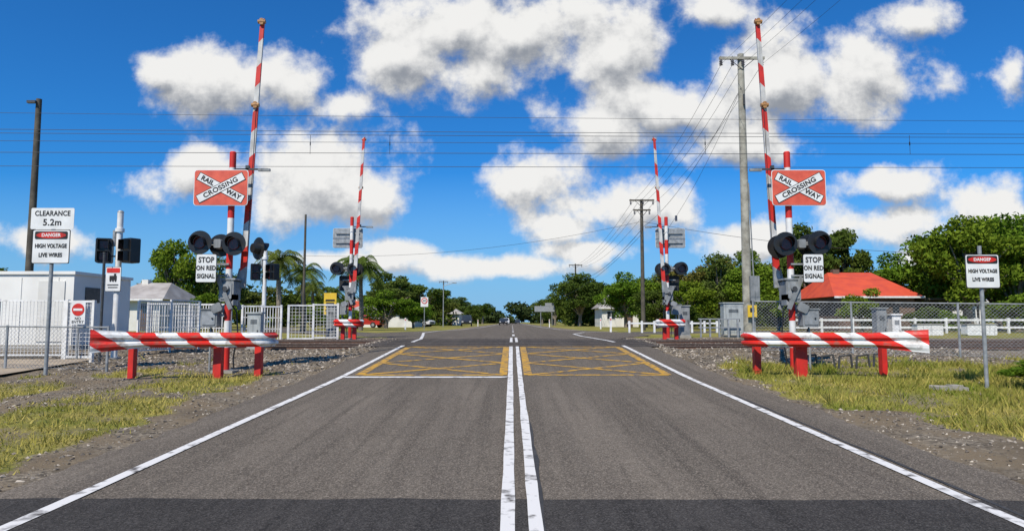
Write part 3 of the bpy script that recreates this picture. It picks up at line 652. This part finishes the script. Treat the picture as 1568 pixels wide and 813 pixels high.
house('white_house',-28.6,55,3.8,6,2.4,3.8,GREYROOF,WALLW,.3)
house('cottage',-16.5,92,8,8,2.2,3.4,GREYROOF,WALLW,.3); house('cottage',14.8,98,5,8,2.6,4.2,GREYROOF,WALLW,.3)
house('cottage',-25,120,10,9,2.8,4.4,REDROOF,WALLW,.3); house('cottage',44,75,9,9,2.8,4.6,GREYROOF,WALLW,.3)
house('cottage',-14,140,7,8,2.4,3.8,GREYROOF,WALLW,.3)
# ------------------------------------------------------------------ vehicles
def car(x,y,m0,rz=0,van=0):
    p=empty('car',(x,y,H(y)),rz); m=M(); hgt=1.45+van
    pr=[(-2.15,.35),(-2.2,.75),(-1.9,.9),(-1.2,.98),(-.6,hgt-.02),(.1,hgt+.02),(1.0,hgt-.03),(1.75,1.0),(2.15,.95),(2.2,.4)]
    n=len(pr); vs=[]
    for s_ in(-1,1):
        for q in pr: vs.append((s_*(.88-(.18 if q[1]>1.05 else 0)),q[0],q[1]))
    m.add(vs,[tuple(range(n)),tuple(range(2*n-1,n-1,-1))]+[(i,n+i,n+(i+1)%n,(i+1)%n) for i in range(n)],m0)
    m.add([(-.66,-1.17,1.02),(.66,-1.17,1.02),(.6,-.66,hgt-.06),(-.6,-.66,hgt-.06)],[(0,1,2,3)],GLASS)
    for s_ in(-1,1):
        for yy_ in(-1.35,1.4): m.cyl((s_*.7,yy_,.33),(s_*.9,yy_,.33),.33,.33,RUBBER,16); m.cyl((s_*.905,yy_,.33),(s_*.91,yy_,.33),.18,.18,GALV,12)
        m.box((s_*.62,-2.19,.72),(.3,.06,.14),SIGNW)
        m.box((s_*.8,.1,1.2),(.03,1.6,.3),GLASS)
    m.box((0,-2.2,.55),(.9,.06,.16),BLACK)
    m.obj('body',p)
car(-7.4,112,CARD,.05,.3); car(-1.6,190,CARW,0,.3); car(-1.9,150,CARD,0); car(1.9,240,CARD,math.pi); car(-17,80,CARR,1.3); car(-13.5,100,CARW,1.2)
# ------------------------------------------------------------------ vegetation
def leafquads(C,size,rg,asp=.5):
    n=len(C); u=rg.normal(size=(n,3)); u/=np.linalg.norm(u,axis=1)[:,None]; w=rg.normal(size=(n,3)); w-= (w*u).sum(1)[:,None]*u; w/=np.linalg.norm(w,axis=1)[:,None]
    s=(size*(.6+.8*rg.random(n)))[:,None]; V=np.stack([C-u*s,C-w*s*asp,C+u*s,C+w*s*asp],1).reshape(-1,3); F=np.arange(4*n).reshape(-1,4); return V,F
def lobes_pts(L,n,rg,inner=.45):
    L=np.array(L); vol=L[:,3]*L[:,4]*L[:,5]; k=rg.choice(len(L),n,p=vol**.8/(vol**.8).sum()); d=rg.normal(size=(n,3)); d/=np.linalg.norm(d,axis=1)[:,None]
    r=(inner+(1.08-inner)*rg.random(n)**.7)[:,None]
    bump=1+.18*np.sin(d[:,0:1]*7+k[:,None])*np.cos(d[:,2:3]*6+k[:,None]*2)
    return L[k,:3]+d*r*bump*L[k,3:6]
def treemesh(seed,kind):
    rg=np.random.default_rng(seed); m=M(); L=[]
    if kind=='broad': nl,zc,zr,hw,th=26,5.6,3.6,3.1,2.0
    elif kind=='gum': nl,zc,zr,hw,th=17,6.4,3.1,2.9,3.2
    else: nl,zc,zr,hw,th=16,4.4,4.2,2.8,.5
    m.cyl((0,0,-.3),(.15,0,th),.30,.22,BARK,10)
    for i in range(nl):
        for _ in range(20):
            p=rg.uniform(-1,1,3)
            if (p**2).sum()<1: break
        c=np.array([p[0]*hw,p[1]*hw,zc+p[2]*zr]); s=rg.uniform(.7,1.4)*(1.0 if kind!='gum' else .8)
        L.append([*c,s*1.15,s*1.15,s*.85])
        mid=(c*.45+np.array([.1,0,th+(.25*(c[2]-th))])*.55); m.cyl((.15,0,th-.2),tuple(mid),.15,.09,BARK,6,False); m.cyl(tuple(mid),tuple(c),.09,.03,BARK,5,False)
    n=10000 if kind!='gum' else 6500
    C=lobes_pts(L,n,rg,.45); C=C[C[:,2]>(.1 if kind=='bush' else th*.7)]
    V,F=leafquads(C,.18,rg)
    tv=np.array(m.v); tf=np.array([list(f) for f in m.f if len(f)==4])
    VV=np.concatenate([tv,V]); FF=np.concatenate([tf,F+len(tv)]); mi=np.concatenate([np.zeros(len(tf)),np.ones(len(F))])
    return VV,FF,mi
TM={}
def tree(kind,var,lm,x,y,top,hw,name):
    key=(kind,var,lm.name)
    if key not in TM:
        if (kind,var) not in TM: TM[(kind,var)]=treemesh(var*13+len(kind),kind)
        V,F,mi=TM[(kind,var)]; TM[key]=fast(name,V,F,[BARK,lm],link=False,mi=mi)
    o=bpy.data.objects.new(name,TM[key]); COL.objects.link(o); z0=gz(x,y); o.location=(x,y,z0); s=(top-z0)/9.9; o.scale=(hw/3.9,hw/3.9,s); o.rotation_euler=(0,0,random.random()*6.28)
T=tree; B='broadleaf_tree'
T('broad',1,LG,-29.6,60,9.2,2.7,B); T('broad',2,LO,-26.4,62,7.4,2.4,B); T('bush',1,LG,-23.6,55,4.9,2.2,'shrub')
T('bush',2,LD,-27.8,45,4.3,1.2,'shrub'); T('broad',3,LD,-45,62,6.8,3.4,B); T('broad',1,LO,-37,58,5.5,2.5,B)
T('gum',1,LO,-16.5,95,8.8,4.4,'gum_tree'); T('gum',2,LD,-12.2,100,8.2,3.8,'gum_tree'); T('broad',2,LG,-13.2,72,4.9,3.0,B); T('broad',3,LG,-10.6,74,4.1,2.0,B)
T('gum',3,LO,-19,110,8.4,4,'gum_tree'); T('broad',1,LO,-14,130,6.5,4,B); T('gum',1,LO,-13.5,170,8,5,'gum_tree'); T('broad',2,LD,-9.5,160,5.6,3,B); T('gum',2,LD,-9,210,8.5,4.5,'gum_tree')
T('bush',1,LG,-18.5,64,3.6,2.0,'shrub'); T('bush',2,LG,-15.5,66,3.4,1.8,'shrub'); T('broad',3,LO,-30,80,6,4,B); T('broad',1,LD,-38,85,6.5,4,B); T('broad',3,LG,-21,78,4.8,3.0,B); T('broad',2,LD,-25,82,5.8,3.2,B)
T('broad',1,LD,10.6,108,9.8,4.6,B); T('broad',2,LD,7.8,125,7,3,B); T('broad',2,LG,13.6,82,7.5,3.4,B); T('broad',3,LG,16.3,84,7.6,3.6,B); T('broad',1,LO,19.5,88,8.2,3.6,B)
T('gum',2,LR,18.6,72,8.9,3.6,'gum_tree'); T('broad',3,LD,14.8,70,5.6,2.4,B)
T('broad',1,LG,17.0,66,5.8,2.8,B); T('broad',3,LO,20.6,68,8.8,3.3,B); T('broad',2,LG,22.6,66,8.4,3.0,B); T('broad',1,LR,22,72,8.6,3.4,B); T('broad',2,LO,25.2,74,9.4,3.6,B)
T('gum',1,LD,26.2,60,10.6,3.3,'gum_tree'); T('gum',2,LO,28.5,66,10.6,3.2,'gum_tree'); T('gum',3,LD,31.8,65,11.0,3.1,'gum_tree'); T('broad',1,LO,30,70,9.2,3.8,B); T('broad',3,LD,33.5,74,8.6,3.6,B)
T('broad',2,LG,34.5,62,7.8,3.4,B); T('broad',3,LG,37.5,62,8.0,3.2,B); T('broad',1,LG,33.4,50,9.8,3.5,B); T('broad',2,LG,37.6,51,9.6,3.8,B); T('broad',3,LG,35.6,54,10.4,3.9,B); T('broad',1,LD,41,58,10.4,4,B)
T('bush',1,LG,22.4,44,4.2,1.7,'shrub'); T('bush',2,LD,16.5,50,3.8,1.9,'shrub'); T('bush',1,LG,20.2,52,4.6,2.0,'shrub'); T('bush',2,LG,29.5,47,3.0,1.5,'shrub'); T('bush',1,LD,14,56,3.6,1.7,'shrub')
T('bush',2,LG,33,44,4.4,2.6,'shrub'); T('bush',1,LG,36,45,4.8,2.6,'shrub'); T('bush',1,LG,9.75,12.9,1.0,.65,'shrub'); T('bush',2,LD,26.5,44,3.2,1.4,'shrub')
T('gum',1,LD,7.5,170,7.5,3.0,'gum_tree'); T('broad',2,LO,9,150,7.5,4,B); T('broad',3,LO,14,140,7.5,4,B)
rg=np.random.default_rng(99); L=[]
for i in range(170):
    s_=rg.choice([-1,1]); q=rg.random(); x=s_*(13+q*95); y=215-q*90+rg.uniform(-8,8)+abs(x)*.1; L.append([x,y,rg.uniform(1.5,6.2),3.2,3,2.4])
for i in range(120): x=rg.uniform(24,75) if i%2 else rg.uniform(-75,-30); L.append([x,95+rg.uniform(-6,6),rg.uniform(1.5,5.4),2.6,2.4,2.0])
for i in range(90): x=rg.uniform(10,44); L.append([x,115+rg.uniform(-6,6),rg.uniform(1.5,6.4),2.6,2.4,2.0])
for i in range(50): x=rg.uniform(-32,-13); L.append([x,128+rg.uniform(-6,6),rg.uniform(1.5,5.6),2.6,2.4,2.0])
C=lobes_pts(L,75000,rg,.6); C=C[C[:,2]>.9]; V,F=leafquads(C,.38,rg)
L=[]
for i in range(150): x=rg.uniform(-75,75); z=rg.uniform(0,1); L.append([x,330+rg.uniform(-12,12),1.5+(6.5+2.5*math.sin(x*.13)+1.5*math.sin(x*.41+1))*z,3.2,3,2.6])
C2=lobes_pts(L,22000,rg,.5); C2=C2[C2[:,2]>.9]; V2,F2=leafquads(C2,.9,rg)
fast('distant_tree_line',np.concatenate([V,V2]),np.concatenate([F,F2+len(V)]),[LD,LF],mi=np.concatenate([np.zeros(len(F)),np.ones(len(F2))]))
def palm(x,y,top,fl,nf=26):
    z0=gz(x,y); m=M(); h=top-z0
    for i in range(6): m.cyl((x+.05*math.sin(i),y,z0+h*i/6),(x+.05*math.sin(i+1),y,z0+h*(i+1)/6),.2-.012*i,.19-.012*i,BARK,9,False)
    rg=random.Random(int(x*10)); c=Vector((x,y,top))
    for k in range(nf):
        az=6.283*k/nf*1.618*3; el=rg.uniform(-.35,1.25); d=Vector((math.cos(az)*math.cos(el),math.sin(az)*math.cos(el),math.sin(el))); side=Vector((-math.sin(az),math.cos(az),0)); pts=[]
        p=c.copy(); v=d.copy(); L_=fl*rg.uniform(.85,1.15)
        for i in range(11): pts.append(p.copy()); p=p+v.normalized()*L_/10; v.z-=.19
        for i in range(1,11):
            a_=pts[i-1];b_=pts[i]; w=.5*fl*.32*math.sin(math.pi*min(1,(i+.8)/11.5))
            for s_ in(-1,1):
                for q in(.0,.5):
                    o=a_.lerp(b_,q); tip=o+side*s_*w*1.6+(b_-a_)*.9+Vector((0,0,-w*.9)); m.add([o,o+(b_-a_)*.45,tip],[(0,1,2)],LD if rg.random()<.5 else LO)
            m.cyl(a_,b_,.02,.015,LO,3,False)
    return m.obj('palm_tree')
palm(-15.3,45,5.5,2.1,30); palm(-14.6,48,5.0,1.8); palm(-12.1,55,5.9,2.7,36); palm(-20.3,70,4.9,2.2); palm(-18.8,72,4.6,2.0); palm(-14.5,150,6,2.2); palm(-19.5,105,4.5,1.8)
rg=np.random.default_rng(5); n=300000
X=rg.uniform(-13,14,n); Y=4+18*rg.random(n)**.85; keep=[]
for i in range(n):
    x=X[i];y=Y[i]
    if -4.6<x<4.8 or (x<-10.8 and 14.7<y<18.4) or abs(x)>y*.85+.5: continue
    g_=grass_amt(x,y)
    if g_>.2 and rg.random()<g_*.95: keep.append((x,y,gz(x,y)-.005,g_))
K=np.array(keep); n=len(K); an=rg.random(n)*6.283; h=(.025+.08*rg.random(n)**2)*(.5+.8*K[:,3])
cl=np.array([mnoise.noise(Vector((k[0]*1.6,k[1]*1.6,7))) for k in K]); h*=1+1.6*np.clip(cl,0,1)*(.4+1.4*(K[:,0]>0))
tall=rg.random(n)<.02; h[tall]*=2.2; w=.0045+.004*rg.random(n)+K[:,1]*.0003; le=rg.normal(size=(n,2))*.6*h[:,None]
P=K[:,:3]; dx=np.stack([np.cos(an)*w,np.sin(an)*w,np.zeros(n)],1); tip=P+np.stack([le[:,0],le[:,1],h],1)
dn=np.array([mnoise.noise(Vector((k[0]*.9,k[1]*.9,21))) for k in K])
mi=((K[:,0]<0)*.45+(dn>.05)*.4+rg.random(n)*.5>.62).astype(int)
fast('grass',np.stack([P-dx,P+dx,tip],1).reshape(-1,3),np.arange(3*n).reshape(-1,3),[GRASSM,GRASSD],mi=mi)
STM=bpy.data.materials.new('loose_stone'); STM.use_nodes=True; nt=STM.node_tree; b=nt.nodes['Principled BSDF']; b.inputs['Roughness'].default_value=.9
ge=nd(nt,'ShaderNodeNewGeometry'); cr=nd(nt,'ShaderNodeValToRGB'); cr.color_ramp.elements[0].color=(.07,.058,.047,1); cr.color_ramp.elements[1].color=(.50,.43,.34,1); e=cr.color_ramp.elements.new(.6); e.color=(.21,.175,.135,1)
nt.links.new(ge.outputs['Random Per Island'],cr.inputs[0]); nt.links.new(cr.outputs[0],b.inputs['Base Color'])
V=[];F=[];cnt=0
O=np.array([(1,0,0),(-1,0,0),(0,1,0),(0,-1,0),(0,0,1),(0,0,-1)],float); OF=np.array([(0,2,4),(2,1,4),(1,3,4),(3,0,4),(2,0,5),(1,2,5),(3,1,5),(0,3,5)])
for i in range(80000):
    x=rg.uniform(-13,14); y=4+25*rg.random()
    if -4.38<x<4.56 or (x<-10.8 and 14.6<y<18.4) or abs(x)>y*.85+.5: continue
    g_=grass_amt(x,y)
    if g_>.35 and rg.random()<.9: continue
    s=(.008+.022*rg.random()**2.5)*(1.0 if y<16 else 1.7)
    R=O*s*rg.uniform(.6,1.3,(6,1))*np.array([1,1,.7])+rg.normal(size=(6,3))*s*.25
    V.append(R+np.array([x,y,gz(x,y)+s*.2])); F.append(OF+6*cnt); cnt+=1
fast('gravel',np.concatenate(V),np.concatenate(F),[STM])
# ------------------------------------------------------------------ sky
W=bpy.data.worlds.new('World'); S.world=W; W.use_nodes=True; wt=W.node_tree; wt.nodes.clear()
def wn(t,**k): return nd(wt,t,**k)
lk=wt.links.new
SUN_AZ=math.radians(180+24); SUN_EL=math.radians(50)
sky=wn('ShaderNodeTexSky',sky_type='NISHITA'); sky.sun_disc=False; sky.sun_elevation=SUN_EL; sky.sun_rotation=SUN_AZ; sky.altitude=0; sky.air_density=1.0; sky.dust_density=.3; sky.ozone_density=3
ell=[(.015,.438,.22,.07),(-.052,.365,.065,.045),(-.16,.395,.075,.055),(.143,.405,.11,.06),(-.09,.45,.15,.06),
(-.44,.352,.10,.055),(-.52,.375,.055,.03),(-.345,.36,.07,.05),(-.245,.32,.05,.028),
(-.29,.215,.12,.080),(-.455,.215,.085,.045),(-.205,.18,.055,.045),(-.175,.103,.06,.02),
(.25,.315,.17,.055),(.142,.29,.08,.045),(.40,.36,.13,.08),(.535,.37,.12,.065),(.61,.45,.06,.035),(.335,.265,.12,.035),
(.035,.21,.085,.048),(.14,.17,.12,.045),(.08,.142,.07,.03),
(.558,.204,.07,.028),(.535,.142,.12,.030),(.71,.17,.08,.045),(.75,.375,.03,.036),
(-.02,.08,.13,.018),(.11,.103,.08,.017),(.36,.118,.09,.03),(-.67,.118,.07,.028),(-.25,.09,.10,.017),(.3,.465,.05,.03),(.70,.10,.12,.03)]
G_=bpy.data.node_groups.new('cloud_density','ShaderNodeTree'); G_.interface.new_socket('Vector',in_out='INPUT',socket_type='NodeSocketVector'); G_.interface.new_socket('Density',in_out='OUTPUT',socket_type='NodeSocketFloat')
gi=nd(G_,'NodeGroupInput'); go=nd(G_,'NodeGroupOutput'); prev=None
for (cx,cz,a_,b_) in ell:
    ma=nd(G_,'ShaderNodeVectorMath',operation='MULTIPLY_ADD'); G_.links.new(gi.outputs[0],ma.inputs[0]); ma.inputs[1].default_value=(1/a_,1/b_,0); ma.inputs[2].default_value=(-cx/a_,-cz/b_,0)
    le_=nd(G_,'ShaderNodeVectorMath',operation='LENGTH'); G_.links.new(ma.outputs[0],le_.inputs[0])
    if prev is None: prev=le_.outputs['Value']
    else:
        mn=nd(G_,'ShaderNodeMath',operation='SMOOTH_MIN'); G_.links.new(prev,mn.inputs[0]); G_.links.new(le_.outputs['Value'],mn.inputs[1]); mn.inputs[2].default_value=.35; prev=mn.outputs[0]
def gnoise(s,d,r):
    n=nd(G_,'ShaderNodeTexNoise'); n.inputs['Scale'].default_value=s; n.inputs['Detail'].default_value=d; n.inputs['Roughness'].default_value=r; G_.links.new(gi.outputs[0],n.inputs['Vector']); return n.outputs['Fac']
n1=gnoise(9,8,.60)
s1=nd(G_,'ShaderNodeMath',operation='MULTIPLY_ADD'); G_.links.new(n1,s1.inputs[0]); s1.inputs[1].default_value=3.4; s1.inputs[2].default_value=-1.7+1.12
s2=nd(G_,'ShaderNodeMath',operation='SUBTRACT'); G_.links.new(s1.outputs[0],s2.inputs[0]); 
mnn=nd(G_,'ShaderNodeMath',operation='MINIMUM'); G_.links.new(prev,mnn.inputs[0]); mnn.inputs[1].default_value=3.0; G_.links.new(mnn.outputs[0],s2.inputs[1]); G_.links.new(s2.outputs[0],go.inputs[0])
tc=wn('ShaderNodeTexCoord'); sp=wn('ShaderNodeSeparateXYZ'); lk(tc.outputs['Generated'],sp.inputs[0])
my=wn('ShaderNodeMath',operation='MAXIMUM'); lk(sp.outputs[1],my.inputs[0]); my.inputs[1].default_value=.05
dx=wn('ShaderNodeMath',operation='DIVIDE'); lk(sp.outputs[0],dx.inputs[0]); lk(my.outputs[0],dx.inputs[1])
dz=wn('ShaderNodeMath',operation='DIVIDE'); lk(sp.outputs[2],dz.inputs[0]); lk(my.outputs[0],dz.inputs[1])
cb=wn('ShaderNodeCombineXYZ'); lk(dx.outputs[0],cb.inputs[0]); lk(dz.outputs[0],cb.inputs[1])
def dens(off):
    v=wn('ShaderNodeVectorMath',operation='ADD'); lk(cb.outputs[0],v.inputs[0]); v.inputs[1].default_value=off
    gnode=wn('ShaderNodeGroup'); gnode.node_tree=G_; lk(v.outputs[0],gnode.inputs[0]); return gnode.outputs[0]
d0=dens((0,0,0)); d1=dens((-.008,.030,0))
def mr(o,a,c,d=0,e=1,sm=False):
    r=wn('ShaderNodeMapRange'); 
    if sm: r.interpolation_type='SMOOTHSTEP'
    r.inputs[1].default_value=a; r.inputs[2].default_value=c; r.inputs[3].default_value=d; r.inputs[4].default_value=e; lk(o,r.inputs[0]); return r.outputs[0]
mask=mr(d0,-.18,.58,0,1,True)
df=wn('ShaderNodeMath',operation='SUBTRACT'); lk(d0,df.inputs[0]); lk(d1,df.inputs[1])
lit=mr(df.outputs[0],-.85,.50,0,1,True)
hz=mr(dz.outputs[0],0,.22,1,0)
hb=wn('ShaderNodeMath',operation='MULTIPLY_ADD'); lk(hz,hb.inputs[0]); hb.inputs[1].default_value=.6; lk(lit,hb.inputs[2]); hb.use_clamp=True
cc=wn('ShaderNodeMix',data_type='RGBA'); lk(hb.outputs[0],cc.inputs[0]); cc.inputs[6].default_value=(2.9,3.15,3.6,1); cc.inputs[7].default_value=(8.8,8.75,8.6,1)
tint=wn('ShaderNodeMix',data_type='RGBA',blend_type='MULTIPLY'); tint.inputs[0].default_value=1; lk(sky.outputs[0],tint.inputs[6]); tint.inputs[7].default_value=(.17,.74,1.32,1)
hzm=wn('ShaderNodeMix',data_type='RGBA'); lk(hz,hzm.inputs[0]); lk(tint.outputs[2],hzm.inputs[6]); hzm.inputs[7].default_value=(2.6,5.0,7.8,1)
cm=wn('ShaderNodeMix',data_type='RGBA'); lk(mask,cm.inputs[0]); lk(hzm.outputs[2],cm.inputs[6]); lk(cc.outputs[2],cm.inputs[7])
bg=wn('ShaderNodeBackground'); bg.inputs[1].default_value=.1; lk(cm.outputs[2],bg.inputs[0]); wo=wn('ShaderNodeOutputWorld'); lk(bg.outputs[0],wo.inputs[0])
W.cycles.sampling_method='NONE'
sd=bpy.data.lights.new('sun','SUN'); sd.energy=5; sd.angle=math.radians(.5); sd.color=(1,.93,.82); so=bpy.data.objects.new('sun',sd); COL.objects.link(so)
dirv=Vector((math.sin(SUN_AZ)*math.cos(SUN_EL),math.cos(SUN_AZ)*math.cos(SUN_EL),math.sin(SUN_EL))); so.rotation_euler=(-dirv).to_track_quat('-Z','Y').to_euler()
# camera
cd=bpy.data.cameras.new('camera'); cd.sensor_width=36; cd.lens=24.1; cd.clip_end=8000; co=bpy.data.objects.new('camera',cd); COL.objects.link(co); co.location=(0,0,1.5); co.rotation_euler=(math.radians(94.71),0,0); S.camera=co
S.view_settings.view_transform='Standard'; S.view_settings.look='None'; S.view_settings.exposure=0
